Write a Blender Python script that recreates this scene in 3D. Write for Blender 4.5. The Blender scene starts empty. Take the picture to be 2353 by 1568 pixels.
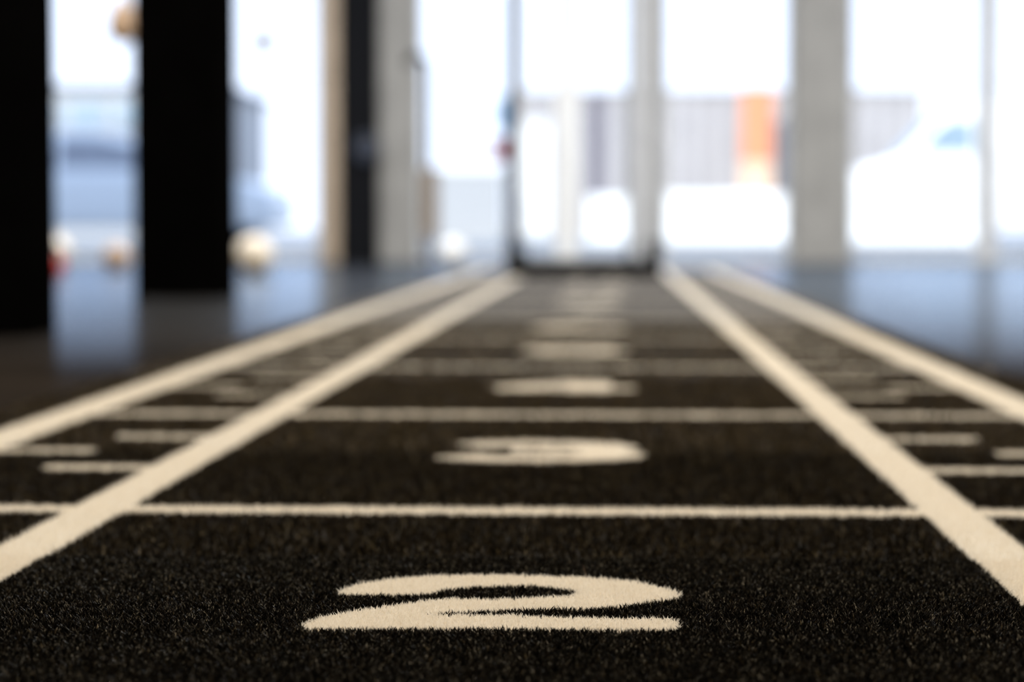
import bpy, bmesh, math, random
import numpy as np
from mathutils import Vector, Matrix

random.seed(7)
rng = np.random.default_rng(11)
scene = bpy.context.scene
COL = scene.collection

# ------------------------------------------------------------------ camera
F_PX, CX, CY = 5556.0, 1176.5, 784.0
CAM_H = 0.2368                       # above the tips of the turf (z = 0)
TH = math.atan(264.0 / F_PX)         # pitch down
PSI = math.atan(227.5 / F_PX * math.cos(TH))  # yaw to the left
FW = Vector((-math.sin(PSI) * math.cos(TH), math.cos(PSI) * math.cos(TH), -math.sin(TH)))
RT = Vector((math.cos(PSI), math.sin(PSI), 0))
UP = RT.cross(FW)
CAM = Vector((0, 0, CAM_H))

cd = bpy.data.cameras.new('camera')
cam = bpy.data.objects.new('camera', cd)
COL.objects.link(cam)
cam.location = CAM
cam.rotation_euler = (math.pi / 2 - TH, 0, PSI)
cd.sensor_width = 36.0
cd.lens = F_PX / 2353.0 * 36.0
cd.clip_start = 0.02
cd.clip_end = 500
cd.dof.use_dof = True
cd.dof.focus_distance = 1.475
cd.dof.aperture_fstop = 4.7
cd.dof.aperture_blades = 0
scene.camera = cam

# ------------------------------------------------------------------ world, sun, lamps, exposure
scene.view_settings.view_transform = 'Standard'
scene.view_settings.look = 'None'
scene.view_settings.exposure = 0.0
scene.view_settings.gamma = 1.0
scene.view_settings.use_curve_mapping = False
scene.cycles.use_denoising = True
scene.cycles.max_bounces = 8
scene.cycles.transparent_max_bounces = 24
scene.cycles.sample_clamp_indirect = 6.0

SKY_STRENGTH = 2.1
w = bpy.data.worlds.new('sky')
scene.world = w
w.use_nodes = True
nt = w.node_tree
nt.nodes.clear()
wo = nt.nodes.new('ShaderNodeOutputWorld')
bg = nt.nodes.new('ShaderNodeBackground')
tc = nt.nodes.new('ShaderNodeTexCoord')
sx = nt.nodes.new('ShaderNodeSeparateXYZ')
rp = nt.nodes.new('ShaderNodeValToRGB')
rp.color_ramp.elements[0].position = 0.0
rp.color_ramp.elements[0].color = (0.79, 0.86, 1.0, 1)
rp.color_ramp.elements[1].position = 0.8
rp.color_ramp.elements[1].color = (0.58, 0.72, 1.0, 1)
nt.links.new(tc.outputs['Generated'], sx.inputs[0])
nt.links.new(sx.outputs['Z'], rp.inputs[0])
nt.links.new(rp.outputs[0], bg.inputs['Color'])
bg.inputs['Strength'].default_value = SKY_STRENGTH
nt.links.new(bg.outputs[0], wo.inputs[0])

sd = bpy.data.lights.new('sun', 'SUN')
sd.energy = 5.0
sd.angle = 0.01
sd.color = (1.0, 0.95, 0.86)
sun = bpy.data.objects.new('sun', sd)
COL.objects.link(sun)
sun.rotation_euler = Vector((0.25, 0.82, -0.40)).to_track_quat('-Z', 'Y').to_euler()

LAMP_W = 84.0
WARM, NEUTRAL = (1.0, 0.92, 0.79), (0.96, 0.97, 1.0)
LAMPS = [(x, y, LAMP_W, WARM) for y in (0.6, 3.4, 6.4) for x in (-1.4, 1.4)]
LAMPS += [(x, 9.6, 90.0, WARM) for x in (-3.0, -1.0, 1.0, 3.0)]
LAMPS += [(x, 13.4, 110.0, NEUTRAL) for x in (-4.2, -2.1, 0.0, 2.1, 4.2)]  # added row, cool and strong, to brighten the piers and far turf
for (lx, ly, lw, lc) in LAMPS:
    ld = bpy.data.lights.new('ceiling_lamp', 'AREA')
    ld.shape = 'RECTANGLE'
    ld.size, ld.size_y = 1.2, 0.3
    ld.energy = lw
    ld.color = lc
    lo = bpy.data.objects.new('ceiling_lamp', ld)
    COL.objects.link(lo)
    lo.location = (lx, ly, 3.45)

# ------------------------------------------------------------------ helpers
def ray(px, py):
    return FW * F_PX + RT * (px - CX) + UP * (CY - py)

def on_z(px, py, z=0.0):
    d = ray(px, py)
    return CAM + d * ((z - CAM_H) / d.z)

def at_y(px, py, Y):
    d = ray(px, py)
    return CAM + d * (Y / d.y)

FLOOR_Z = -0.012

def tag(o, label=None, cat=None, group=None, kind=None):
    if label: o['label'] = label
    if cat: o['category'] = cat
    if group: o['group'] = group
    if kind: o['kind'] = kind
    return o

def empty(name, loc, rz=0.0):
    o = bpy.data.objects.new(name, None)
    o.empty_display_size = 0.1
    COL.objects.link(o)
    o.location = loc
    o.rotation_euler = (0, 0, rz)
    return o

class MB:
    """Collects simple shapes into one mesh."""
    def __init__(s):
        s.v, s.f = [], []
    def add(s, v, f):
        b = len(s.v)
        s.v += [tuple(p) for p in v]
        s.f += [tuple(i + b for i in q) for q in f]
        return s
    def box(s, x0, x1, y0, y1, z0, z1):
        v = [(x0, y0, z0), (x1, y0, z0), (x1, y1, z0), (x0, y1, z0), (x0, y0, z1), (x1, y0, z1), (x1, y1, z1), (x0, y1, z1)]
        return s.add(v, [(0, 3, 2, 1), (4, 5, 6, 7), (0, 1, 5, 4), (1, 2, 6, 5), (2, 3, 7, 6), (3, 0, 4, 7)])
    def tube(s, pts, r, n=14, cap=True):
        pts = [Vector(p) for p in pts]
        rs = r if isinstance(r, (list, tuple)) else [r] * len(pts)
        v, f = [], []
        t0 = (pts[1] - pts[0]).normalized()
        a = t0.orthogonal().normalized()
        for i, p in enumerate(pts):
            t = (pts[min(i + 1, len(pts) - 1)] - pts[max(i - 1, 0)]).normalized()
            a = (a - t * a.dot(t)).normalized()
            b = t.cross(a)
            for k in range(n):
                g = 2 * math.pi * k / n
                v.append(p + (a * math.cos(g) + b * math.sin(g)) * rs[i])
        for i in range(len(pts) - 1):
            for k in range(n):
                k2 = (k + 1) % n
                f.append((i * n + k, i * n + k2, (i + 1) * n + k2, (i + 1) * n + k))
        if cap:
            f.append(tuple(range(n - 1, -1, -1)))
            f.append(tuple((len(pts) - 1) * n + k for k in range(n)))
        return s.add(v, f)
    def lathe(s, prof, c=(0, 0, 0), axis='z', n=28):
        v, f = [], []
        for (r, h) in prof:
            for k in range(n):
                g = 2 * math.pi * k / n
                p = (r * math.cos(g), r * math.sin(g), h)
                if axis == 'y': p = (p[0], p[2], p[1])
                if axis == 'x': p = (p[2], p[0], p[1])
                v.append((p[0] + c[0], p[1] + c[1], p[2] + c[2]))
        m = len(prof)
        for i in range(m - 1):
            for k in range(n):
                k2 = (k + 1) % n
                f.append((i * n + k, i * n + k2, (i + 1) * n + k2, (i + 1) * n + k))
        return s.add(v, f)
    def ball(s, c, r, n=28, m=16):
        return s.lathe([(max(1e-5, r * math.sin(math.pi * i / m)), -r * math.cos(math.pi * i / m)) for i in range(m + 1)], c, 'z', n)
    def prism(s, prof, y0, y1, inset=None):
        """profile in x-z, extruded along y; inset(z) pulls the sides in (for a car's cabin)"""
        n = len(prof)
        g = inset or (lambda z: 0.0)
        v = [(x, y0 + g(z), z) for x, z in prof] + [(x, y1 - g(z), z) for x, z in prof]
        f = [tuple(range(n)), tuple(range(2 * n - 1, n - 1, -1))]
        for i in range(n):
            j = (i + 1) % n
            f.append((i, n + i, n + j, j))
        return s.add(v, f)
    def build(s, name, mat, parent=None, bevel=0.0, smooth=False, seg=2):
        me = bpy.data.meshes.new(name)
        me.from_pydata(s.v, [], s.f)
        bm = bmesh.new()
        bm.from_mesh(me)
        bmesh.ops.recalc_face_normals(bm, faces=bm.faces)
        if bevel > 0:
            bmesh.ops.bevel(bm, geom=[e for e in bm.edges if len(e.link_faces) == 2 and e.calc_face_angle(0) > 0.5],
                            offset=bevel, segments=seg, affect='EDGES', profile=0.5, clamp_overlap=True)
        bm.to_mesh(me)
        bm.free()
        if smooth:
            me.shade_smooth()
            try: me.set_sharp_from_angle(angle=0.7)
            except Exception: pass
        me.materials.append(mat)
        o = bpy.data.objects.new(name, me)
        COL.objects.link(o)
        if parent:
            o.parent = parent
        return o

# ------------------------------------------------------------------ materials
def mat(name, col, rough=0.6, metal=0.0, spec=0.5, var=0.12, scale=8.0, bump=0.0, bscale=60.0, coat=0.0):
    m = bpy.data.materials.new(name)
    m.use_nodes = True
    t = m.node_tree
    p = t.nodes['Principled BSDF']
    co = t.nodes.new('ShaderNodeTexCoord')
    nz = t.nodes.new('ShaderNodeTexNoise')
    nz.inputs['Scale'].default_value = scale
    nz.inputs['Detail'].default_value = 4
    t.links.new(co.outputs['Object'], nz.inputs['Vector'])
    r = t.nodes.new('ShaderNodeValToRGB')
    r.color_ramp.elements[0].position = 0.3
    r.color_ramp.elements[1].position = 0.7
    r.color_ramp.elements[0].color = (*[c * (1 - var) for c in col], 1)
    r.color_ramp.elements[1].color = (*[min(1, c * (1 + var)) for c in col], 1)
    t.links.new(nz.outputs['Fac'], r.inputs[0])
    t.links.new(r.outputs[0], p.inputs['Base Color'])
    p.inputs['Roughness'].default_value = rough
    p.inputs['Metallic'].default_value = metal
    p.inputs['Specular IOR Level'].default_value = spec
    p.inputs['Coat Weight'].default_value = coat
    if bump > 0:
        n2 = t.nodes.new('ShaderNodeTexNoise')
        n2.inputs['Scale'].default_value = bscale
        n2.inputs['Detail'].default_value = 3
        t.links.new(co.outputs['Object'], n2.inputs['Vector'])
        b = t.nodes.new('ShaderNodeBump')
        b.inputs['Strength'].default_value = bump
        b.inputs['Distance'].default_value = 0.01
        t.links.new(n2.outputs['Fac'], b.inputs['Height'])
        t.links.new(b.outputs[0], p.inputs['Normal'])
    return m

def glass_mat(name, tint=(0.96, 0.98, 1.0), refl=0.06):
    m = bpy.data.materials.new(name)
    m.use_nodes = True
    t = m.node_tree
    t.nodes.clear()
    out = t.nodes.new('ShaderNodeOutputMaterial')
    tr = t.nodes.new('ShaderNodeBsdfTransparent')
    tr.inputs[0].default_value = (*tint, 1)
    gl = t.nodes.new('ShaderNodeBsdfGlossy')
    gl.inputs['Roughness'].default_value = 0.02
    fr = t.nodes.new('ShaderNodeFresnel')
    fr.inputs['IOR'].default_value = 1.45
    mx = t.nodes.new('ShaderNodeMixShader')
    t.links.new(fr.outputs[0], mx.inputs[0])
    t.links.new(tr.outputs[0], mx.inputs[1])
    t.links.new(gl.outputs[0], mx.inputs[2])
    t.links.new(mx.outputs[0], out.inputs[0])
    return m

def pile_mat(name, stops, rough, trans, spec=0.4, sheen=0.0):
    """fibre material: each fibre carries a random 'tone' that picks its colour"""
    m = bpy.data.materials.new(name)
    m.use_nodes = True
    t = m.node_tree
    p = t.nodes['Principled BSDF']
    out = t.nodes['Material Output']
    at = t.nodes.new('ShaderNodeAttribute')
    at.attribute_name = 'tone'
    r = t.nodes.new('ShaderNodeValToRGB')
    r.color_ramp.elements[0].position, r.color_ramp.elements[0].color = stops[0][0], (*stops[0][1], 1)
    r.color_ramp.elements[1].position, r.color_ramp.elements[1].color = stops[-1][0], (*stops[-1][1], 1)
    for s, c in stops[1:-1]:
        e = r.color_ramp.elements.new(s)
        e.color = (*c, 1)
    t.links.new(at.outputs['Fac'], r.inputs[0])
    t.links.new(r.outputs[0], p.inputs['Base Color'])
    p.inputs['Roughness'].default_value = rough
    p.inputs['Specular IOR Level'].default_value = spec
    p.inputs['Sheen Weight'].default_value = sheen
    if trans > 0:
        tl = t.nodes.new('ShaderNodeBsdfTranslucent')
        t.links.new(r.outputs[0], tl.inputs[0])
        mx = t.nodes.new('ShaderNodeMixShader')
        mx.inputs[0].default_value = trans
        t.links.new(p.outputs[0], mx.inputs[1])
        t.links.new(tl.outputs[0], mx.inputs[2])
        t.links.new(mx.outputs[0], out.inputs[0])
    return m

M = {}
def floor_mat(name):
    """dark rubber that turns glossy only at a grazing view"""
    m = mat(name, (0.016, 0.0128, 0.0105), 0.9, spec=0.0, var=0.25, scale=3.0)
    t = m.node_tree
    p, out = t.nodes['Principled BSDF'], t.nodes['Material Output']
    lw_ = t.nodes.new('ShaderNodeLayerWeight')
    r = t.nodes.new('ShaderNodeValToRGB')
    r.color_ramp.elements[0].position, r.color_ramp.elements[0].color = 0.941, (0.010, 0.010, 0.010, 1)
    r.color_ramp.elements[1].position, r.color_ramp.elements[1].color = 0.978, (0.72, 0.72, 0.72, 1)
    lw_.inputs['Blend'].default_value = 0.5
    g = t.nodes.new('ShaderNodeBsdfGlossy')
    g.inputs['Roughness'].default_value = 0.17
    g.inputs['Color'].default_value = (0.49, 0.57, 0.67, 1)
    mx = t.nodes.new('ShaderNodeMixShader')
    t.links.new(lw_.outputs['Facing'], r.inputs[0])
    t.links.new(r.outputs[0], mx.inputs[0])
    t.links.new(p.outputs[0], mx.inputs[1])
    t.links.new(g.outputs[0], mx.inputs[2])
    t.links.new(mx.outputs[0], out.inputs[0])
    return m
M['floor'] = floor_mat('dark_rubber_floor')
M['ceiling'] = mat('dark_ceiling_paint', (0.10, 0.095, 0.09), 0.9)
M['wall'] = mat('warm_grey_wall', (0.22, 0.20, 0.18), 0.85, bump=0.05, bscale=30)
M['concrete'] = mat('grey_concrete', (0.29, 0.285, 0.27), 0.8, var=0.10, scale=4.0, bump=0.08, bscale=40)
M['black'] = mat('matt_black_paint', (0.0020, 0.0019, 0.0019), 1.0, spec=0.0, var=0.2)
M['darkpanel'] = mat('charcoal_panel', (0.005, 0.0055, 0.007), 0.8, spec=0.1)
M['tan'] = mat('beige_timber_trim', (0.38, 0.30, 0.22), 0.55, var=0.18, scale=14)
M['frame'] = mat('grey_aluminium', (0.58, 0.59, 0.60), 0.45, metal=0.0, spec=0.4)
M['white_paint'] = mat('white_paint', (0.84, 0.85, 0.84), 0.5, var=0.04)
M['steel'] = mat('black_steel', (0.006, 0.0065, 0.0075), 0.7, spec=0.12)
M['steel_grey'] = mat('grey_steel', (0.20, 0.21, 0.22), 0.4, metal=0.4)
M['glass'] = glass_mat('window_glass')
M['asphalt'] = mat('pale_paving', (0.40, 0.39, 0.37), 0.9, var=0.08, scale=1.5, bump=0.05)
M['facade_pale'] = mat('pale_render', (0.40, 0.41, 0.42), 0.85, var=0.05)
M['facade_glass'] = mat('pale_blue_glazing', (0.25, 0.34, 0.41), 0.3, spec=0.5)
M['ledge'] = mat('grey_ledge', (0.19, 0.21, 0.25), 0.7)
M['lilac'] = mat('lilac_grey_cladding', (0.37, 0.355, 0.355), 0.7, var=0.10, scale=2.0)
M['lilac_dark'] = mat('dark_lilac_cladding', (0.15, 0.14, 0.165), 0.7)
M['orange'] = mat('orange_sign_enamel', (0.66, 0.25, 0.12), 0.6, var=0.05)
M['peach'] = mat('glare_paled_enamel', (0.74, 0.50, 0.34), 0.6, var=0.04)  # sign orange with white glare mixed into the colour, for the lower board
M['car_paint'] = mat('pale_blue_car_paint', (0.74, 0.80, 0.86), 0.35, spec=0.5, coat=0.3, var=0.03)
M['car_glass'] = mat('dark_car_glass', (0.26, 0.29, 0.35), 0.2, spec=0.5)
M['tyre'] = mat('tyre_rubber', (0.02, 0.02, 0.022), 0.8)
M['rim'] = mat('silver_wheel_rim', (0.45, 0.46, 0.48), 0.35, metal=0.7)
M['van_paint'] = mat('white_van_paint', (0.82, 0.83, 0.84), 0.35, coat=0.4, var=0.03)
M['lamp_red'] = mat('red_lamp_lens', (0.55, 0.02, 0.02), 0.3)
M['lamp_clear'] = mat('clear_lamp_lens', (0.75, 0.75, 0.72), 0.2)
M['cream'] = mat('cream_vinyl', (0.86, 0.78, 0.66), 0.45, var=0.05)
M['tanleather'] = mat('tan_leather', (0.50, 0.35, 0.24), 0.55, var=0.15, bump=0.1, bscale=120)
M['red'] = mat('red_vinyl_coating', (0.50, 0.025, 0.022), 0.45)
M['blue_sign'] = mat('blue_sign_enamel', (0.30, 0.52, 0.68), 0.5)
M['navy'] = mat('navy_rubber', (0.020, 0.028, 0.05), 0.6)
M['brown'] = mat('brown_foam', (0.20, 0.15, 0.10), 0.9, var=0.2)
M['backing'] = mat('black_turf_backing', (0.014, 0.0105, 0.0078), 0.9, spec=0.2, var=0.5, scale=120, bump=0.6, bscale=260)
M['backing'].node_tree.nodes['Principled BSDF'].inputs['Sheen Weight'].default_value = 0.12
M['mark_sheet'] = mat('cream_pile_sheet', (0.80, 0.74, 0.64), 0.9, spec=0.1, var=0.05, scale=200, bump=0.4, bscale=300)
M['pile_black'] = pile_mat('black_turf_fibre', [(0.0, (0.0015, 0.0013, 0.0011)), (0.55, (0.004, 0.0033, 0.0026)), (0.8, (0.027, 0.0185, 0.0115)), (1.0, (0.10, 0.072, 0.034))], 0.33, 0.0, 0.20)  # upper stops paint brown sheen and yellowish glints into the fibres
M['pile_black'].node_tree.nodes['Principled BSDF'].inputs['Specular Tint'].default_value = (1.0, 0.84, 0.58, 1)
M['pile_white'] = pile_mat('cream_turf_fibre', [(0.0, (0.80, 0.735, 0.63)), (0.5, (0.86, 0.80, 0.705)), (1.0, (0.90, 0.85, 0.77))], 0.7, 0.42, 0.2, 0.3)
M['fibre'] = mat('pale_brown_hair', (0.22, 0.13, 0.08), 0.5)

# ------------------------------------------------------------------ room shell
WALL_Y = 16.5
X0, X1 = -7.0, 7.0
CEIL = 3.6
o = MB().box(X0, X1, -6, WALL_Y + 0.25, FLOOR_Z - 0.2, FLOOR_Z).build('floor', M['floor'])
tag(o, 'dark glossy rubber gym floor on both sides of the turf track', kind='structure')
tag(MB().box(X0 - .2, X1 + .2, -6.2, WALL_Y + 0.25, CEIL, CEIL + 0.3).build('ceiling', M['ceiling']), 'dark painted gym ceiling', kind='structure')
tag(MB().box(X0 - .2, X0, -6.2, WALL_Y + 0.25, FLOOR_Z - .2, CEIL).build('wall_left', M['wall']), 'warm grey left wall of the gym', kind='structure')
tag(MB().box(X1, X1 + .2, -6.2, WALL_Y + 0.25, FLOOR_Z - .2, CEIL).build('wall_right', M['wall']), 'warm grey right wall of the gym', kind='structure')
tag(MB().box(X0, X1, -6.2, -6.0, FLOOR_Z - .2, CEIL).build('wall_back', M['wall']), 'warm grey wall behind the camera', kind='structure')

def wx(px, Y=WALL_Y):
    return at_y(px, 600, Y).x

HEAD = 3.2
wf = MB()
wf.box(X0, X1, WALL_Y, WALL_Y + .25, HEAD, CEIL)
wf.box(-32, 32, WALL_Y, WALL_Y + .25, CEIL + .3, 9.0)  # unseen upper facade and wings, added to shade the car and paving
wf.box(-32, X0 - .2, WALL_Y, WALL_Y + .25, FLOOR_Z, CEIL + .3)
wf.box(X1 + .2, 32, WALL_Y, WALL_Y + .25, FLOOR_Z, CEIL + .3)
wf.box(X0, wx(-600), WALL_Y, WALL_Y + .25, FLOOR_Z, HEAD)
wf.box(wx(2760), X1, WALL_Y, WALL_Y + .25, FLOOR_Z, HEAD)
wall_front = tag(wf.build('wall_front', M['concrete']), 'glazed end wall with grey piers and header', kind='structure')

def pier(p0, p1, m, label, y0=-0.10, y1=0.30, bev=0.008):
    o = MB().box(wx(p0), wx(p1), WALL_Y + y0, WALL_Y + y1, FLOOR_Z, HEAD).build('pier', m, wall_front, bevel=bev)
    o['label'] = label
    return o
pier(784, 872, M['darkpanel'], 'charcoal wall pier')
pier(872, 958, M['concrete'], 'pale grey wall pier', -0.04)
pier(1818, 1940, M['concrete'], 'broad grey concrete pier', -0.22)
t1 = MB().box(wx(744), wx(784), WALL_Y - 0.13, WALL_Y + .1, FLOOR_Z, HEAD).build('trim_1', M['tan'], bevel=0.006)
tag(t1, 'beige upright trim board beside the charcoal pier', kind='structure')

def window(n, p0, p1, mull, fw=0.05, left=True, right=True, lab=None, fmat='frame'):
    """glazed bay from pixel column p0 to p1 of the window wall, divided at the columns in mull: (column, width, material)"""
    xa, xb = wx(p0), wx(p1)
    y0, y1 = WALL_Y + .04, WALL_Y + .12
    fr = MB()
    fr.box(xa, xb, y0, y1, HEAD - .06, HEAD)
    fr.box(xa, xb, y0, y1, FLOOR_Z, FLOOR_Z + .05)
    if left: fr.box(xa, xa + fw, y0, y1, FLOOR_Z + .05, HEAD - .06)
    if right: fr.box(xb - fw, xb, y0, y1, FLOOR_Z + .05, HEAD - .06)
    root = fr.build('window_%d' % n, M[fmat])
    tag(root, lab, kind='structure')
    xs = [xa + (fw if left else 0)]
    for (c, wd, mm) in mull:
        x = wx(c)
        MB().box(x - wd / 2, x + wd / 2, y0 - .03, y1, FLOOR_Z + .05, HEAD - .06).build('mullion', M[mm], root, bevel=.004)
        xs += [x - wd / 2, x + wd / 2]
    xs.append(xb - (fw if right else 0))
    for i in range(0, len(xs), 2):
        MB().box(xs[i] + .001, xs[i + 1] - .001, y0 + .035, y0 + .045, FLOOR_Z + .051, HEAD - .061).build('pane', M['glass'], root)
    return root

w1 = window(1, -600, 744, [(-120, .06, 'frame'), (415, .06, 'frame')], lab='window bay behind the two black columns')
dec = MB().lathe([(0.001, 0), (0.075, 0), (0.075, .002), (0.001, .002)], (wx(605), WALL_Y + .072, at_y(605, 95, WALL_Y).z), 'y', 24).build('decal', M['lilac'], w1)
dec['label'] = 'small round grey sticker on the pane'
window(2, 958, 1176, [], lab='narrow window bay right of the charcoal pier', fw=.03)
# glazed door between the white stile and the grey jamb
dr = MB()
dr.box(wx(1176), wx(1520), WALL_Y + .04, WALL_Y + .14, 2.3, 2.42)
dr.box(wx(1458), wx(1500), WALL_Y - .02, WALL_Y + .14, FLOOR_Z, 2.3)
dr.box(wx(1500), wx(1520), WALL_Y + .02, WALL_Y + .14, FLOOR_Z, 2.3)
door = tag(dr.build('door_1', M['frame'], bevel=.004), 'glazed entrance door at the end of the track with a white stile', kind='structure')
o = MB().box(wx(1278), wx(1328), WALL_Y - .02, WALL_Y + .1, FLOOR_Z + .004, 2.3).build('stile', M['white_paint'], door, bevel=.006)
o['label'] = 'broad white stile'
o = MB().box(wx(1440), wx(1456), WALL_Y + .03, WALL_Y + .12, FLOOR_Z + .004, 2.3).build('stile', M['steel_grey'], door, bevel=.004)
o['label'] = 'slim dark grey stile'
MB().box(wx(1200), wx(1278), WALL_Y + .06, WALL_Y + .07, FLOOR_Z + .06, 2.3).build('pane', M['glass'], door)
MB().box(wx(1328), wx(1440), WALL_Y + .06, WALL_Y + .07, FLOOR_Z + .06, 2.3).build('pane', M['glass'], door)
MB().box(wx(1176), wx(1200), WALL_Y + .03, WALL_Y + .12, FLOOR_Z + .004, 2.3).build('stile', M['frame'], door)
MB().box(wx(1200), wx(1440), WALL_Y + .04, WALL_Y + .10, FLOOR_Z + .004, FLOOR_Z + .06).build('bottom_rail', M['frame'], door)
MB().box(wx(1176), wx(1520), WALL_Y + .04, WALL_Y + .14, 2.42, HEAD).build('transom_panel', M['frame'], door)
tag(door, kind='structure')
window(3, 1520, 1818, [], lab='window bay between the door and the broad grey pier', fw=.035)
window(4, 1940, 2268, [], lab='window bay right of the broad grey pier', fw=.06)
window(5, 2268, 2760, [(2520, .06, 'frame')], lab='window bay at the far right', fw=.07)

# black columns standing in the room
def column(px0, px1, base_y, label):
    Y = on_z(px1, base_y, FLOOR_Z).y
    xa, xb = at_y(px0, base_y, Y).x, at_y(px1, base_y, Y).x
    wdt = xb - xa
    o = MB().box(xa, xb, Y, Y + .30, FLOOR_Z, CEIL).build('column', M['black'], bevel=.006)
    tag(o, label, 'column', kind='structure')
    return o
column(308, 516, 684, 'square matt black column nearer the track, second from the left')
column(-262, 62, 774, 'square matt black column cut by the left edge of the picture')

# ------------------------------------------------------------------ the turf track
H = CAM_H
VX = on_z(CX, 1171).y   # first cross line
LINE_Y = [on_z(CX, 1171).y + k * ((on_z(CX, 842).y - on_z(CX, 1171).y) / 2.0) for k in range(-1, 12)]
STEP = LINE_Y[1] - LINE_Y[0]
XL_IN = on_z(220, 1170).x
XR_IN = on_z(2180, 1171).x
XL_OUT = -2.865 * H - 0.004
XR_OUT = 2.27 * H
W_IN = 0.049
W_OUT = 0.062
T_X = 0.043          # thickness of a cross line
EDGE_L, EDGE_R = XL_OUT - W_OUT / 2 - .078, XR_OUT + W_OUT / 2 + .072
T_END = 13.3
Y_START = 0.30

def sheet_z(y):      # the pile's base rises where single fibres are no longer modelled
    return float(np.interp(y, [3.0, 5.2, 6.2], [-0.0040, -0.0032, -0.0008]))

# backing
ys = sorted(set([Y_START] + list(np.arange(0.8, T_END, 0.4)) + [T_END]))
v, f = [], []
for y in ys:
    z = sheet_z(y)
    v += [(EDGE_L, y, FLOOR_Z), (EDGE_L, y, z), (EDGE_R, y, z), (EDGE_R, y, FLOOR_Z)]
for i in range(len(ys) - 1):
    b = i * 4
    f += [(b, b + 1, b + 5, b + 4), (b + 1, b + 2, b + 6, b + 5), (b + 2, b + 3, b + 7, b + 6), (b + 3, b, b + 4, b + 7)]
f += [(3, 2, 1, 0), tuple(len(v) - 4 + k for k in range(4))]
mb = MB(); mb.add(v, f)
turf = mb.build('turf_track', M['backing'])
tag(turf, 'black sprint track of short turf with cream lines, ticks and numerals', 'turf track')

# --- the marks, as polygons on the ground
marks = []           # (name, label, [polygons])
def rect(x0, x1, y0, y1):
    return [(x0, y0), (x1, y0), (x1, y1), (x0, y1)]

for x, wd, lab in ((XL_OUT, W_OUT, 'broad cream line along the left edge'), (XL_IN, W_IN, 'cream line left of the numerals'),
                   (XR_IN, W_IN, 'cream line right of the numerals'), (XR_OUT, W_OUT, 'broad cream line along the right edge')):
    marks.append(('lane_line', lab, [rect(x - wd / 2, x + wd / 2, Y_START + .1, T_END - .02)]))
for y in LINE_Y:
    if y < T_END - .1 and y > Y_START:
        # one strip across the three lanes, interrupted by the lane lines that cover it
        marks.append(('cross_line', None, [rect(XL_OUT + W_OUT / 2, XL_IN - W_IN / 2, y - T_X / 2, y + T_X / 2), rect(XL_IN + W_IN / 2, XR_IN - W_IN / 2, y - T_X / 2, y + T_X / 2), rect(XR_IN + W_IN / 2, XR_OUT - W_OUT / 2, y - T_X / 2, y + T_X / 2)]))
TL, TT = 0.104, 0.036
for y in LINE_Y:
    for fr_, outer in ((1 / 3, False), (0.505, True), (0.675, False)):
        yy = y + STEP * (fr_ + 0.003)
        if yy > T_END - .1 or yy < Y_START + .1: continue
        for s, xi, xo in ((-1, XL_IN, XL_OUT), (1, XR_IN, XR_OUT)):
            if outer:
                a, b = xo - s * W_OUT / 2, xo - s * (W_OUT / 2 + TL)
            else:
                a, b = xi + s * W_IN / 2, xi + s * (W_IN / 2 + TL)
            marks.append(('tick_mark', None, [rect(min(a, b), max(a, b), yy - TT / 2, yy + TT / 2)]))

# the numeral 2 (outline of the marking on the ground)
TWO = [(692, 1436), (705, 1446), (797, 1446), (910, 1445), (1140, 1445), (1263, 1446), (1426, 1448), (1544, 1448), (1561, 1443), (1563, 1432),
       (1554, 1424), (1508, 1421), (1426, 1421), (1324, 1420), (1263, 1418), (1181, 1414), (1071, 1414), (1012, 1413), (975, 1412.5),
       (1032, 1408.5), (1071, 1406.5), (1120, 1405), (1181, 1402), (1222, 1400), (1304, 1399), (1359, 1398.5), (1426, 1394), (1467, 1388), (1508, 1383),
       (1548, 1376.5), (1567, 1369), (1559, 1361), (1538, 1354), (1487, 1342), (1446, 1334), (1365, 1328.5), (1314, 1326), (1242, 1324),
       (1161, 1322), (1071, 1321.5), (973, 1324), (915, 1329), (856, 1336), (817, 1344), (782, 1356), (774, 1364.5), (797, 1367), (827, 1367.5),
       (895, 1367.5), (963, 1368), (993, 1364.5), (1022, 1356), (1071, 1351), (1120, 1347.5), (1161, 1347), (1222, 1347.5), (1273, 1351), (1314, 1356),
       (1326, 1363), (1304, 1369), (1263, 1371.5), (1181, 1375.5), (1140, 1377), (1032, 1376), (973, 1381), (915, 1390), (856, 1397), (807, 1405),
       (764, 1412), (727, 1421)]
two = [(p.x, p.y) for p in (on_z(px, py) for px, py in TWO)]
xs2 = [p[0] for p in two]; ys2 = [p[1] for p in two]
NCX, NCY = (min(xs2) + max(xs2)) / 2, (min(ys2) + max(ys2)) / 2
NW, NH = max(xs2) - min(xs2), max(ys2) - min(ys2)
marks.append(('numeral', 'cream numeral 2', [two]))

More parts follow.
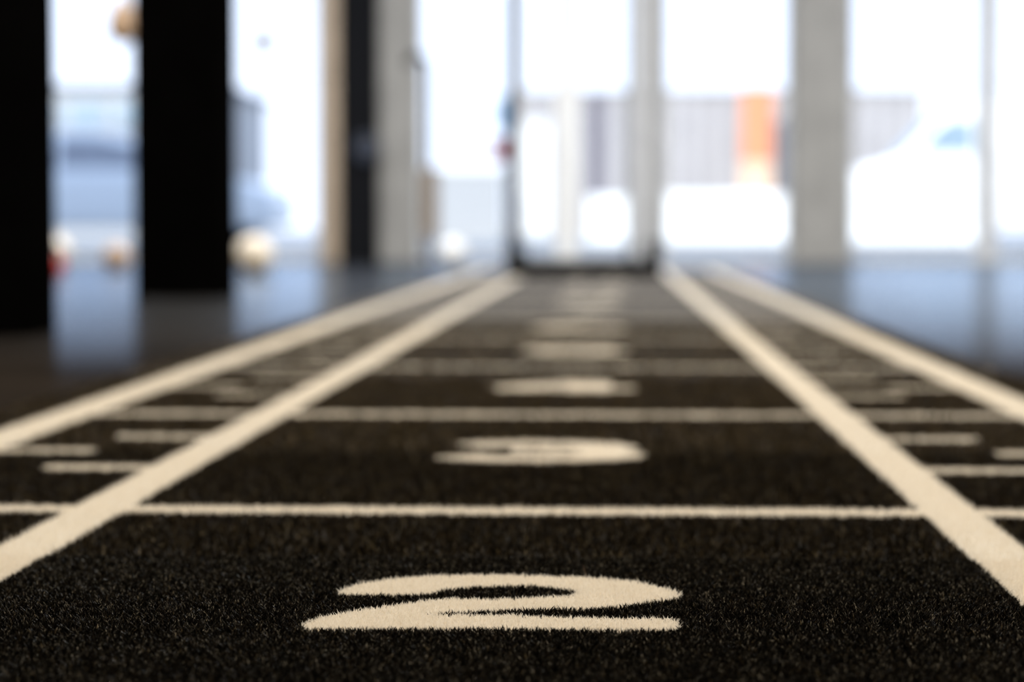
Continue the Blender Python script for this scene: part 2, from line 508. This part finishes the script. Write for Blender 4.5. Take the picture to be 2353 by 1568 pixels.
# the other numerals: ribbons along a centre line in a unit box, broad upright strokes and thinner level ones
def arc(cx, cy, rx, ry, a0, a1, n=14):
    return [(cx + rx * math.cos(math.radians(a0 + (a1 - a0) * i / n)), cy + ry * math.sin(math.radians(a0 + (a1 - a0) * i / n))) for i in range(n + 1)]
GLY = {
    '0': [arc(.5, .5, .36, .39, 90, 450, 28)],
    '1': [[(.28, .74), (.42, .80), (.56, .90)], [(.58, .06), (.58, .94)]],
    '2': [arc(.48, .66, .34, .24, 165, -40, 14) + [(.14, .10)], [(.1, .1), (.88, .1)]],
    '3': [arc(.46, .69, .33, .21, 160, -90, 14), [(.34, .50), (.48, .50)], arc(.45, .31, .37, .22, 90, -160, 14)],
    '4': [[(.66, .06), (.66, .94)], [(.64, .90), (.10, .34)], [(.08, .28), (.96, .28)]],
    '5': [[(.84, .88), (.26, .88)], [(.26, .90), (.20, .54)], arc(.46, .34, .36, .26, 140, -155, 16)],
    '6': [arc(.50, .32, .35, .24, 0, 360, 22), arc(.62, .40, .48, .50, 100, 185, 10)],
    '7': [[(.10, .88), (.90, .88)], [(.82, .86), (.56, .5), (.42, .06)]],
    '8': [arc(.5, .70, .30, .20, 0, 360, 20), arc(.5, .30, .35, .22, 0, 360, 20)],
    '9': [arc(.50, .68, .35, .24, 0, 360, 22), arc(.38, .60, .48, .50, -80, 5, 10)],
}
def ribbon(path, hw, hh, closed=False):
    """quads along a path swept by a nib hw wide and hh high"""
    out, nx = [], []
    n = len(path)
    for i, p in enumerate(path):
        q0, q1 = path[max(i - 1, 0)], path[min(i + 1, n - 1)]
        if closed and i in (0, n - 1):
            q0, q1 = path[n - 2], path[1]
        tx, ty = q1[0] - q0[0], q1[1] - q0[1]
        l = math.hypot(tx, ty) or 1
        ux, uy = -ty / l, tx / l
        k = 1 / math.sqrt((ux / hw) ** 2 + (uy / hh) ** 2)
        nx.append((ux * k, uy * k))
    for i in range(n - 1):
        a, b = path[i], path[i + 1]
        out.append([(a[0] - nx[i][0], a[1] - nx[i][1]), (b[0] - nx[i + 1][0], b[1] - nx[i + 1][1]),
                    (b[0] + nx[i + 1][0], b[1] + nx[i + 1][1]), (a[0] + nx[i][0], a[1] + nx[i][1])])
    return out
def numeral(txt, yc):
    n = len(txt)
    wd = NW if n == 1 else NW * 0.62
    tot = wd * n + (n - 1) * 0.012
    polys = []
    for i, ch in enumerate(txt):
        x0 = NCX - tot / 2 + i * (wd + 0.012)
        for path in GLY[ch]:
            closed = math.hypot(path[0][0] - path[-1][0], path[0][1] - path[-1][1]) < 1e-6
            for q in ribbon(path, .145, .125, closed):
                polys.append([(x0 + a * wd, yc - NH / 2 + b * NH) for a, b in q])
    marks.append(('numeral', 'cream numeral ' + txt, polys))
for k in range(3, 13):
    numeral(str(k), NCY + (k - 2) * STEP)
numeral('1', NCY - STEP)

# --- vectorised point-in-polygon
def inside_poly(P, poly):
    poly = np.asarray(poly)
    x, y = P[:, 0], P[:, 1]
    r = np.zeros(len(P), bool)
    a, b = poly, np.roll(poly, -1, 0)
    for (x1, y1), (x2, y2) in zip(a, b):
        if y1 == y2: continue
        c = (y1 > y) != (y2 > y)
        if not c.any(): continue
        r ^= c & (x < (x2 - x1) * (y - y1) / (y2 - y1) + x1)
    return r

boxes = []
for (nm, lab, polys) in marks:
    bb = []
    for p in polys:
        q = np.asarray(p)
        bb.append((q[:, 0].min(), q[:, 0].max(), q[:, 1].min(), q[:, 1].max()))
    boxes.append(bb)

def assign(P):
    """index of the mark under each point, -1 for plain black pile"""
    idx = np.full(len(P), -1, np.int32)
    for m in range(len(marks)):
        for (x0, x1, y0, y1), poly in zip(boxes[m], marks[m][2]):
            s = np.nonzero((P[:, 0] >= x0) & (P[:, 0] <= x1) & (P[:, 1] >= y0) & (P[:, 1] <= y1) & (idx < 0))[0]
            if len(s) == 0: continue
            if len(poly) == 4 and marks[m][0] != 'numeral':
                idx[s] = m
            else:
                idx[s[inside_poly(P[s], poly)]] = m
    return idx

# --- fibres
def visible_x(y, pad):
    a = at_y(0, 900, 1.0).x * y - pad
    b = at_y(2353, 900, 1.0).x * y + pad
    return max(a, EDGE_L + .002), min(b, EDGE_R - .002)

def scatter(y0, y1, dens, pad=0.06, full=False):
    """random points, dens per square millimetre, over the view's width (plus a margin)"""
    out = []
    y = y0
    while y < y1 - 1e-9:
        ye = min(y + .2, y1)
        xa, xb = (EDGE_L + .002, EDGE_R - .002) if full else visible_x(ye, pad)
        n = int((xb - xa) * (ye - y) * 1e6 * dens)
        out.append(np.column_stack([rng.uniform(xa, xb, n), rng.uniform(y, ye, n)]))
        y = ye
    return np.concatenate(out)

class Fibres:
    def __init__(s):
        s.V, s.Fq, s.T = [], [], []
        s.n = 0
    def add(s, P, width, height, lean, curved, tone):
        """one bent blade per point"""
        n = len(P)
        if n == 0: return
        ang = rng.uniform(0, 2 * np.pi, n)
        dirx, diry = np.cos(ang), np.sin(ang)
        rot = rng.uniform(0, np.pi, n)
        wx_, wy_ = np.cos(rot), np.sin(rot)
        L = lean * rng.uniform(.15, 1.0, n)
        zt = rng.normal(0, .16, n).clip(-.5, .45) * height + .0011
        base = np.array([sheet_z(a) for a in (P[:, 1].min(), P[:, 1].max())]).mean()
        z0 = np.full(n, base - .0005)
        hw = width * rng.uniform(.7, 1.3, n) / 2
        if curved:
            V = np.empty((n, 5, 3), np.float32)
            V[:, 0] = np.column_stack([P[:, 0] - wx_ * hw, P[:, 1] - wy_ * hw, z0])
            V[:, 1] = np.column_stack([P[:, 0] + wx_ * hw, P[:, 1] + wy_ * hw, z0])
            mx, my = P[:, 0] + dirx * L * .3, P[:, 1] + diry * L * .3
            zm = z0 + (zt - z0) * .68
            V[:, 2] = np.column_stack([mx + wx_ * hw * .95, my + wy_ * hw * .95, zm])
            V[:, 3] = np.column_stack([mx - wx_ * hw * .95, my - wy_ * hw * .95, zm])
            V[:, 4] = np.column_stack([P[:, 0] + dirx * L, P[:, 1] + diry * L, zt])
            k = 5
        else:
            V = np.empty((n, 3, 3), np.float32)
            V[:, 0] = np.column_stack([P[:, 0] - wx_ * hw, P[:, 1] - wy_ * hw, z0])
            V[:, 1] = np.column_stack([P[:, 0] + wx_ * hw, P[:, 1] + wy_ * hw, z0])
            V[:, 2] = np.column_stack([P[:, 0] + dirx * L, P[:, 1] + diry * L, zt])
            k = 3
        s.V.append(V.reshape(-1, 3))
        s.Fq.append((s.n, n, k))
        s.T.append(np.repeat(tone.astype(np.float32), k))
        s.n += n * k
    def mesh(s, name, extra_v=None, extra_f=None):
        """extra_v / extra_f: a sheet put first"""
        ev = np.asarray(extra_v, np.float32).reshape(-1, 3) if extra_v else np.zeros((0, 3), np.float32)
        V = np.concatenate([ev] + s.V) if s.V else ev
        T = np.concatenate([np.full(len(ev), .55, np.float32)] + s.T) if s.T else np.full(len(ev), .55, np.float32)
        off = len(ev)
        loops, sizes = [], []
        for q in (extra_f or []):
            loops.append(np.asarray(q, np.int32)); sizes.append(np.array([len(q)], np.int32))
        for (st, n, k) in s.Fq:
            b = (np.arange(n, dtype=np.int32) * k + st + off)[:, None]
            if k == 5:
                L = np.concatenate([b + np.array([0, 1, 2, 3]), b + np.array([3, 2, 4])], 1)
                sizes.append(np.tile(np.array([4, 3], np.int32), n))
            else:
                L = b + np.array([0, 1, 2])
                sizes.append(np.full(n, 3, np.int32))
            loops.append(L.ravel().astype(np.int32))
        loops = np.concatenate(loops); sizes = np.concatenate(sizes)
        me = bpy.data.meshes.new(name)
        me.vertices.add(len(V)); me.vertices.foreach_set('co', V.ravel())
        me.loops.add(len(loops)); me.loops.foreach_set('vertex_index', loops)
        me.polygons.add(len(sizes))
        me.polygons.foreach_set('loop_start', np.concatenate([[0], np.cumsum(sizes)[:-1]]).astype(np.int32))
        me.update(calc_edges=True)
        a = me.attributes.new('tone', 'FLOAT', 'POINT')
        a.data.foreach_set('value', T)
        return me

black = Fibres()
own = [Fibres() for _ in marks]
#        y0    y1   per mm2 width  height  lean   curved  pad
ZONES = [(0.62, 1.17, .035, .0028, .0050, .0050, False, .5),
         (1.17, 1.72, .80, .00080, .0042, .0042, True, .04),
         (1.72, 2.55, .20, .0015, .0042, .0045, False, .06),
         (2.55, 3.80, .070, .0028, .0040, .0050, False, .15),
         (3.80, 6.20, .022, .0050, .0034, .0060, False, .6)]
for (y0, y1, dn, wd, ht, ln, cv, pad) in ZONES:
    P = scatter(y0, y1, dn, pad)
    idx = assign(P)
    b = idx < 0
    tone = rng.beta(1.2, 2.6, len(P)) + (0.04 if cv else 0.27 if y0 < 2.5 else 0.46)  # farther zones coloured lighter, standing for sheen at a grazing view
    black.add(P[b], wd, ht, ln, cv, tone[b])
    order = np.argsort(idx, kind='stable')
    si = idx[order]
    for m in np.unique(si[si >= 0]):
        sel = order[np.searchsorted(si, m):np.searchsorted(si, m, 'right')]
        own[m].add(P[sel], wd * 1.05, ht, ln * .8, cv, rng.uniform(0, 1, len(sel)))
# sparse margin beside the sharp part, for views from a step aside
P = scatter(0.62, 1.72, .012, full=True)
lo = np.array([visible_x(y, .04) for y in P[:, 1]])
P = P[(P[:, 0] < lo[:, 0]) | (P[:, 0] > lo[:, 1])]
idx = assign(P)
black.add(P[idx < 0], .0040, .0042, .006, False, rng.beta(1.2, 2.6, int((idx < 0).sum())))
me = black.mesh('pile')
me.materials.append(M['pile_black'])
po = bpy.data.objects.new('pile', me)
COL.objects.link(po)
po.parent = turf
po['kind'] = 'stuff'
po['label'] = 'short black turf pile'

def tri_poly(poly):
    """polygon on the ground as faces (an outline may be concave)"""
    from mathutils.geometry import tessellate_polygon
    return [tuple(t) for t in tessellate_polygon([[Vector((x, y, 0)) for x, y in poly]])]

for i, (nm, lab, polys) in enumerate(marks):
    ev, ef = [], []
    for k, p in enumerate(polys):
        if nm == 'lane_line':
            x0, x1 = p[0][0], p[1][0]
            yy = [p[0][1]] + [y for y in ys if p[0][1] + .01 < y < p[2][1] - .01] + [p[2][1]]
            for j, y in enumerate(yy):
                z = sheet_z(y) + .0014
                ev += [(x0, y, z), (x1, y, z)]
                if j: ef.append((2 * j - 2, 2 * j - 1, 2 * j + 1, 2 * j))
        else:
            z = sheet_z(sum(q[1] for q in p) / len(p)) + .0012 + k * 1e-6
            b = len(ev)
            ev += [(x, y, z) for x, y in p]
            if len(p) == 4 and nm != 'numeral': ef.append((b, b + 1, b + 2, b + 3))
            else: ef += [tuple(b + q for q in t) for t in tri_poly(p)]
    me = own[i].mesh(nm, [c for v_ in ev for c in v_], ef)
    me.materials.append(M['pile_white'])
    o = bpy.data.objects.new(nm, me)
    COL.objects.link(o)
    o.parent = turf
    if lab: o['label'] = lab

# a stray hair standing in the pile above the numeral
h0 = on_z(1352, 1332, -.002)
hp = [at_y(px, py, h0.y) for px, py in ((1352, 1333), (1346, 1320), (1342, 1308), (1341, 1300))]
o = MB().tube(hp, [.00022, .00018, .00014, .00008], 6).build('stray_hair', M['fibre'], turf)
o['label'] = 'single fine brown hair caught in the pile'

# ------------------------------------------------------------------ push sled at the end of the lane
SY = on_z(1340, 640, -.002).y
sxa, sxb = at_y(1160, 640, SY).x, at_y(1520, 640, SY).x
sled = empty('push_sled', ((sxa + sxb) / 2, SY, 0))
tag(sled, 'black push sled with two tall upright posts parked across the far end of the track', 'sled')
hwS = (sxb - sxa) / 2
ZS = 0.001
for s in (-1, 1):
    x = s * (hwS - .03)
    prof = [(0, ZS), (.95, ZS), (1.05, ZS + .03), (1.12, ZS + .10), (1.10, ZS + .12), (1.02, ZS + .085), (.94, ZS + .07), (.02, ZS + .07), (0, ZS + .05)]
    mbs = MB()
    n = len(prof)
    mbs.add([(x - .03, y, z) for y, z in prof] + [(x + .03, y, z) for y, z in prof],
            [tuple(range(n)), tuple(range(2 * n - 1, n - 1, -1))] + [(i, n + i, n + (i + 1) % n, (i + 1) % n) for i in range(n)])
    mbs.build('runner', M['steel'], sled)
    mbs = MB()
    mbs.tube([(x * .98, .05, ZS + .04), (x * .98, .05, ZS + .17)], .034, 16)
    mbs.build('post_socket', M['steel'], sled, smooth=True)
    mbs = MB()
    xp = x * .985
    mbs.tube([(xp, .05, ZS + .14), (xp, .05, ZS + 1.32)], .0225 if s < 0 else .0165, 16)
    pst = mbs.build('post', M['steel'] if s < 0 else M['steel_grey'], sled, smooth=True)
    pst['label'] = 'slim black upright post' if s < 0 else 'grey steel upright post'
MB().box(-hwS + .05, hwS - .05, 0.0, .06, ZS + .004, ZS + .085).build('crossbar', M['steel'], sled, bevel=.004)
MB().box(-hwS + .05, hwS - .05, .80, .86, ZS + .012, ZS + .055).build('crossbar', M['steel'], sled, bevel=.004)
MB().box(-.2, .2, .28, .66, ZS + .02, ZS + .045).build('weight_tray', M['steel'], sled, bevel=.004)
for s in (-1, 1):
    MB().box(s * .21 - .02, s * .21 + .02, .06, .80, ZS + .015, ZS + .05).build('brace', M['steel'], sled, bevel=.004)
MB().tube([(0, .47, ZS + .045), (0, .47, ZS + .075)], .025, 16).build('weight_peg', M['steel'], sled, smooth=True)

# ------------------------------------------------------------------ balls and kettlebell on the dark floor
def ball(name, px, py_base, dia, m, label, cat='ball', seams=True):
    p = on_z(px, py_base, FLOOR_Z)
    e = empty(name, (p.x, p.y, FLOOR_Z))
    tag(e, label, cat)
    r = dia / 2
    MB().ball((0, 0, r), r).build('shell', m, e, smooth=True)
    if seams:
        for ax in ('x', 'y'):
            MB().lathe([(r * 1.004, -.004), (r * 1.008, 0), (r * 1.004, .004), (r * .99, 0), (r * 1.004, -.004)], (0, 0, r), ax, 40).build('seam', M['brown'], e, smooth=True)
    return e
ball('medicine_ball', 584, 632, .20, M['cream'], 'cream medicine ball on the floor just right of the second black column')
ball('medicine_ball', 268, 622, .15, M['tanleather'], 'tan leather medicine ball on the floor at the left foot of the second black column')
ball('medicine_ball', 124, 616, .20, M['cream'], 'cream medicine ball on the floor behind the red kettlebell')
p = on_z(120, 636, FLOOR_Z)
kb = tag(empty('kettlebell', (p.x, p.y, FLOOR_Z), .4), 'red coated kettlebell on the floor beside the leftmost black column', 'kettlebell')
MB().lathe([(.001, 0), (.035, 0), (.055, .02), (.062, .05), (.055, .08), (.035, .10), (.02, .108), (.001, .11)], (0, 0, 0)).build('bell', M['red'], kb, smooth=True)
hp = [(-.042, 0, .085), (-.046, 0, .115), (-.034, 0, .142), (0, 0, .152), (.034, 0, .142), (.046, 0, .115), (.042, 0, .085)]
MB().tube(hp, .010, 12).build('handle', M['steel'], kb, smooth=True)
# made-up balls standing for bokeh discs of bright strips by the window wall
ball('bokeh_ball', 1040, 612, .17, M['white_paint'], 'made-up white ball, in place of a bokeh disc, at the foot of the narrow window bay', seams=False)
ball('bokeh_ball', 1196, 609, .11, M['facade_glass'], 'made-up small blue ball, in place of a bokeh disc, behind the sled', seams=False)

# hanging speed bag, half hidden by the second column
BY = 12.0
c = at_y(281, 48, BY)
sb = tag(empty('speed_bag', (c.x, c.y, c.z)), 'tan leather speed bag hanging high beside the second black column', 'punching bag')
MB().lathe([(.001, -.115), (.035, -.108), (.062, -.08), (.075, -.04), (.072, .0), (.055, .05), (.032, .09), (.014, .115), (.001, .118)], (0, 0, 0)).build('bag', M['tanleather'], sb, smooth=True)
MB().tube([(0, 0, .116), (0, 0, CEIL - c.z - .03)], .004, 8).build('cord', M['steel'], sb)
MB().lathe([(.001, -.03), (.03, -.03), (.04, 0), (.001, 0)], (0, 0, CEIL - c.z)).build('ceiling_hook', M['steel'], sb)

# slim stand with a hooked top by the window wall
GY = 15.7
g0 = at_y(985, 600, GY)
st = tag(empty('hook_stand', (g0.x, GY, FLOOR_Z)), 'dark slim stand with a hooked top beside the pale grey pier', 'stand')
zt = at_y(985, 125, GY).z - FLOOR_Z
pts = [(0, 0, .02), (0, 0, zt - .09)] + [(-.07 + .07 * math.cos(a), 0, zt - .09 + .08 * math.sin(a)) for a in np.linspace(.15, 2.9, 12)]
MB().tube(pts, .023, 12).build('pole', M['steel'], st, smooth=True)
o = MB().tube([(.012, 0, .16), (.012, 0, .17), (.012, 0, .62), (.012, 0, .63)], [.04, .052, .052, .04], 18).build('padded_sleeve', M['brown'], st, smooth=True)
o['label'] = 'brown foam sleeve'
MB().lathe([(.001, .025), (.02, .025), (.10, .012), (.11, 0), (.001, 0)], (0, 0, 0)).build('foot', M['steel'], st, smooth=True)

# round navy plate hung on the charcoal pier
pc = at_y(850, 340, WALL_Y - .14)
pl = tag(empty('weight_plate', (wx(848), WALL_Y - .10, pc.z)), 'round navy weight plate hung on the charcoal wall pier', 'weight plate')
MB().lathe([(.018, -.035), (.035, -.035), (.04, -.022), (.075, -.022), (.08, -.035), (.095, -.03), (.095, -.005), (.018, -.005), (.018, -.035)], (0, 0, 0), 'y', 36).build('disc', M['navy'], pl, smooth=True)
MB().tube([(0, 0, 0), (0, -.06, 0)], .014, 12).build('peg', M['steel_grey'], pl, smooth=True)

# ------------------------------------------------------------------ outside
o = MB().box(-70, 70, WALL_Y + .25, 160, FLOOR_Z - .3, FLOOR_Z - .002).build('pavement', M['asphalt'])
tag(o, 'pale paving outside the windows', kind='structure')
GZ = FLOOR_Z - .002

# pale blue car, side on, nose to the right
CY_ = 29.0
xr = at_y(640, 500, CY_).x
car = tag(empty('car', (xr - 2.15, CY_ + .86, GZ)), 'pale blue car parked side on outside, behind the two black columns', 'car')
body = [(-2.12, .30), (-2.15, .62), (-2.10, .86), (-1.92, .93), (1.02, .90), (1.75, .80), (2.08, .66), (2.15, .45), (2.10, .26), (1.72, .22), (-1.75, .22)]
MB().prism(body, -.86, .86).build('body', M['car_paint'], car, bevel=.05, smooth=True, seg=3)
cabin = [(-1.88, .88), (-1.55, 1.28), (-1.25, 1.40), (-.2, 1.44), (.35, 1.34), (1.08, .88)]
MB().prism(cabin, -.80, .80, lambda z: (z - .88) * .30).build('cabin', M['car_paint'], car, bevel=.03, smooth=True)
for s in (-1, 1):
    for q in ([(-1.50, .95), (-1.30, 1.28), (-.62, 1.33), (-.62, .95)], [(-.54, .95), (-.54, 1.33), (-.05, 1.32), (.34, 1.22), (.80, .95)]):
        mbw = MB()
        yo = lambda z: (.80 - (z - .88) * .30 + .006) * s
        yi = lambda z: (.80 - (z - .88) * .30 - .02) * s
        n = 4 if len(q) == 4 else 5
        mbw.add([(x, yo(z), z) for x, z in q] + [(x, yi(z), z) for x, z in q], [tuple(range(n)), tuple(range(2 * n - 1, n - 1, -1))] + [(i, n + i, n + (i + 1) % n, (i + 1) % n) for i in range(n)])
        mbw.build('side_window', M['car_glass'], car)
mbw = MB(); mbw.add([(1.06, -.70, .93), (1.06, .70, .93), (.42, .62, 1.33), (.42, -.62, 1.33)], [(0, 1, 2, 3)])
mbw.add([(1.02, -.70, .90), (1.02, .70, .90), (.38, .62, 1.30), (.38, -.62, 1.30)], [(3, 2, 1, 0)])
mbw.build('windscreen', M['car_glass'], car)
for x in (-1.38, 1.36):
    for s in (-1, 1):
        wl = MB().lathe([(.17, -.10), (.29, -.10), (.31, -.07), (.31, .07), (.29, .10), (.17, .10), (.17, -.10)], (x, s * .78, .31), 'y', 28).build('wheel', M['tyre'], car, smooth=True)
        MB().lathe([(.001, -.09), (.05, -.095), (.17, -.08), (.17, .08), (.05, .095), (.001, .09)], (x, s * .78, .31), 'y', 20).build('rim', M['rim'], wl, smooth=True)
for s in (-1, 1):
    MB().box(2.02, 2.13, s * .62 - .14, s * .62 + .14, .58, .68).build('headlight', M['lamp_clear'], car, bevel=.02)
    MB().box(-2.16, -2.08, s * .66 - .12, s * .66 + .12, .66, .82).build('tail_light', M['lamp_red'], car, bevel=.02)
    MB().box(.72, .88, s * .88 - .05, s * .88 + .05, .93, 1.03).build('wing_mirror', M['car_paint'], car, bevel=.02)

# white panel van, nose to the left
VY = 37.0
xl = at_y(1936, 500, VY).x
van = tag(empty('van', (xl + 2.6, VY + 1.0, GZ)), 'white panel van parked side on outside, right of the broad grey pier', 'van')
vb = [(-2.60, .40), (-2.58, .98), (-2.42, 1.10), (-1.72, 1.30), (-1.05, 2.02), (-.75, 2.16), (2.45, 2.18), (2.60, 2.06), (2.60, .34), (2.4, .26), (-2.4, .26)]
MB().prism(vb, -.95, .95, lambda z: max(0, z - 1.2) * .06).build('body', M['van_paint'], van, bevel=.06, smooth=True, seg=3)
for s in (-1, 1):
    q = [(-1.52, 1.36), (-1.04, 1.86), (-.62, 1.88), (-.62, 1.36)]
    mbw = MB()
    yy = lambda z, d: (.95 - max(0, z - 1.2) * .06 + d) * s
    mbw.add([(x, yy(z, .006), z) for x, z in q] + [(x, yy(z, -.02), z) for x, z in q], [(0, 1, 2, 3), (7, 6, 5, 4), (0, 4, 5, 1), (1, 5, 6, 2), (2, 6, 7, 3), (3, 7, 4, 0)])
    mbw.build('side_window', M['facade_glass'], van)
    MB().box(-2.60, -2.48, s * .68 - .16, s * .68 + .16, .78, .96).build('headlight', M['lamp_clear'], van, bevel=.02)
    MB().box(-1.56, -1.40, s * 1.0 - .07, s * 1.0 + .07, 1.22, 1.46).build('wing_mirror', M['van_paint'], van, bevel=.02)
mbw = MB()
mbw.add([(-1.69, -.80, 1.36), (-1.69, .80, 1.36), (-1.11, .76, 1.99), (-1.11, -.76, 1.99)], [(0, 1, 2, 3)])
mbw.add([(-1.64, -.80, 1.32), (-1.64, .80, 1.32), (-1.06, .76, 1.95), (-1.06, -.76, 1.95)], [(3, 2, 1, 0)])
mbw.build('windscreen', M['facade_glass'], van)
for x in (-1.72, 1.62):
    for s in (-1, 1):
        wl = MB().lathe([(.18, -.11), (.30, -.11), (.33, -.08), (.33, .08), (.30, .11), (.18, .11), (.18, -.11)], (x, s * .84, .33), 'y', 28).build('wheel', M['tyre'], van, smooth=True)
        MB().lathe([(.001, -.10), (.05, -.105), (.18, -.09), (.18, .09), (.05, .105), (.001, .10)], (x, s * .84, .33), 'y', 20).build('rim', M['rim'], wl, smooth=True)

zz = lambda py, Y: at_y(1176, py, Y).z - GZ

# white concrete barriers
def barrier(p0, p1, ytop, Y, label):
    xa, xb = at_y(p0, 500, Y).x, at_y(p1, 500, Y).x
    zt = at_y(1600, ytop, Y).z - GZ
    e = tag(empty('barrier', ((xa + xb) / 2, Y, GZ)), label, 'barrier')
    hw = (xb - xa) / 2
    pr = [(-.30, 0), (-.30, .10), (-.14, .30), (-.09, zt), (.09, zt), (.14, .30), (.30, .10), (.30, 0)]
    mb_ = MB(); n = len(pr)
    mb_.add([(-hw, y, z) for y, z in pr] + [(hw, y, z) for y, z in pr], [tuple(range(n)), tuple(range(2 * n - 1, n - 1, -1))] + [(i, n + i, n + (i + 1) % n, (i + 1) % n) for i in range(n)])
    mb_.build('concrete_block', M['white_paint'], e, bevel=.02)
    for s in (-1, 1):
        MB().tube([(s * hw * .6, 0, zt - .01), (s * hw * .6 + .05, 0, zt + .05), (s * hw * .6 + .1, 0, zt - .01)], .012, 8).build('lifting_loop', M['steel_grey'], e)
barrier(1516, 1815, 445, 37.0, 'long white concrete barrier outside below the orange sign')
barrier(1944, 2236, 440, 36.0, 'white concrete barrier outside in front of the panel van')
barrier(1352, 1446, 452, 37.2, 'short white concrete barrier outside seen through the door')

# low pale garden wall outside the narrow bay
LY = 36.0
xa, xb = at_y(1004, 500, LY).x, at_y(1156, 500, LY).x
lw = tag(empty('garden_wall', ((xa + xb) / 2, LY, GZ)), 'low pale grey garden wall outside the narrow window bay', 'low wall')
hw, zt = (xb - xa) / 2, zz(385, LY)
MB().box(-hw, hw, 0, .2, 0, zt - .05).build('wall', M['facade_pale'], lw, bevel=.01)
MB().box(-hw - .02, hw + .02, -.03, .23, zt - .05, zt).build('coping', M['white_paint'], lw, bevel=.01)

# white service cabinet
UY = 37.0
xa, xb = at_y(1192, 500, UY).x, at_y(1262, 500, UY).x
zt = at_y(1225, 285, UY).z - GZ
cb = tag(empty('service_cabinet', ((xa + xb) / 2, UY, GZ)), 'tall white service cabinet outside seen through the left door pane', 'cabinet')
hw = (xb - xa) / 2
MB().box(-hw, hw, 0, .35, .08, zt).build('housing', M['white_paint'], cb, bevel=.015)
MB().box(-hw + .01, hw - .01, .01, .34, 0, .08).build('plinth', M['ledge'], cb)
for s in (-1, 1):
    dd = MB().box(min(s * .01, s * (hw - .01)), max(s * .01, s * (hw - .01)), -.015, -.001, .12, zt - .05).build('door', M['white_paint'], cb, bevel=.004)
    MB().box(s * .03 - .008, s * .03 + .008, -.03, -.016, zt * .5, zt * .5 + .1).build('handle', M['steel_grey'], dd)
MB().box(-hw - .02, hw + .02, -.03, .37, zt, zt + .04).build('lid', M['white_paint'], cb, bevel=.01)

# signpost with a red and a blue plate
GY2 = 30.0
c = at_y(1157, 345, GY2)
sp = tag(empty('sign_post', (c.x + .05, GY2, GZ)), 'slim signpost outside with a red plate below a pale blue one', 'sign')
MB().tube([(0, 0, 0), (0, 0, at_y(1160, 215, GY2).z - GZ)], .025, 12).build('pole', M['steel_grey'], sp, smooth=True)
o = MB().box(-.22, .10, -.04, -.026, c.z - GZ - .12, c.z - GZ + .12).build('plate', M['red'], sp, bevel=.01); o['label'] = 'red plate'
zb = at_y(1160, 262, GY2).z - GZ
o = MB().box(-.13, .12, -.04, -.026, zb - .2, zb + .2).build('plate', M['blue_sign'], sp, bevel=.01); o['label'] = 'blue plate'

# far pale building on the left
BY1 = 62.0
bx0, bx1 = at_y(-420, 500, BY1).x, at_y(512, 500, BY1).x
bl = tag(empty('office_building', ((bx0 + bx1) / 2, BY1, GZ)), 'long pale low building far outside on the left, with a blue window strip', 'building')
hw = (bx1 - bx0) / 2
MB().box(-hw, hw, 0, 8, 0, zz(195, BY1)).build('wall', M['facade_pale'], bl)
nwin = 8
for i in range(nwin):
    a = -hw + .3 + i * (2 * hw - .6) / nwin
    b = a + (2 * hw - .6) / nwin - .12
    wn = MB().box(a, b, -.06, .05, zz(288, BY1), zz(232, BY1)).build('window', M['frame'], bl)
    MB().box(a + .05, b - .05, -.09, -.061, zz(288, BY1) + .05, zz(232, BY1) - .05).build('pane', M['facade_glass'], wn)
MB().box(-hw - .1, hw + .1, -.5, 0, zz(332, BY1), zz(300, BY1)).build('ledge', M['ledge'], bl, bevel=.03)
MB().box(-hw - .15, hw + .15, -.2, 8.1, zz(205, BY1), zz(190, BY1)).build('roof_edge', M['ledge'], bl, bevel=.02)

# far grey warehouse on the right with vertical cladding panels
BY2 = 60.0
wx0, wx1 = at_y(1180, 500, BY2).x, at_y(2120, 500, BY2).x
wh = tag(empty('warehouse', ((wx0 + wx1) / 2, BY2, GZ)), 'lilac grey clad warehouse far outside behind the orange sign', 'building')
hw = (wx1 - wx0) / 2
tz = zz(212, BY2)
MB().box(-hw, hw, .06, 10, 0, tz - .05).build('wall', M['lilac_dark'], wh)
npan = 22
for i in range(npan):
    a = -hw + i * 2 * hw / npan
    o = MB().box(a + .012, a + 2 * hw / npan - .012, -.03 if i % 2 else 0.0, .06, 0, tz - .04).build('cladding_panel', M['lilac'] if i != 4 else M['lilac_dark'], wh, bevel=.012)
MB().box(-hw - .1, hw + .1, -.12, 10.1, tz - .04, tz + .05).build('roof_edge', M['lilac'], wh, bevel=.02)

# orange banner sign standing in front of it
OY = 58.5
oc = at_y(1739, 320, OY)
og = tag(empty('pylon_sign', (oc.x, OY, GZ)), 'tall orange sign with white glare painted into its lower board outside in front of the lilac grey warehouse', 'sign')
hw = (at_y(1775, 320, OY).x - at_y(1703, 320, OY).x) / 2
zo0, zo1 = zz(455, OY), zz(202, OY)
zm = zz(372, OY)
MB().box(-hw, hw, -.06, .06, zm + .01, zo1).build('board', M['orange'], og, bevel=.02)
o = MB().box(-hw, hw, -.06, .06, zo0, zm - .01).build('board', M['peach'], og, bevel=.02)
o['label'] = 'lower board with white glare painted in'
for s in (-1, 1):
    MB().box(s * hw * .7 - .04, s * hw * .7 + .04, -.04, .04, 0, zo0).build('leg', M['steel_grey'], og)
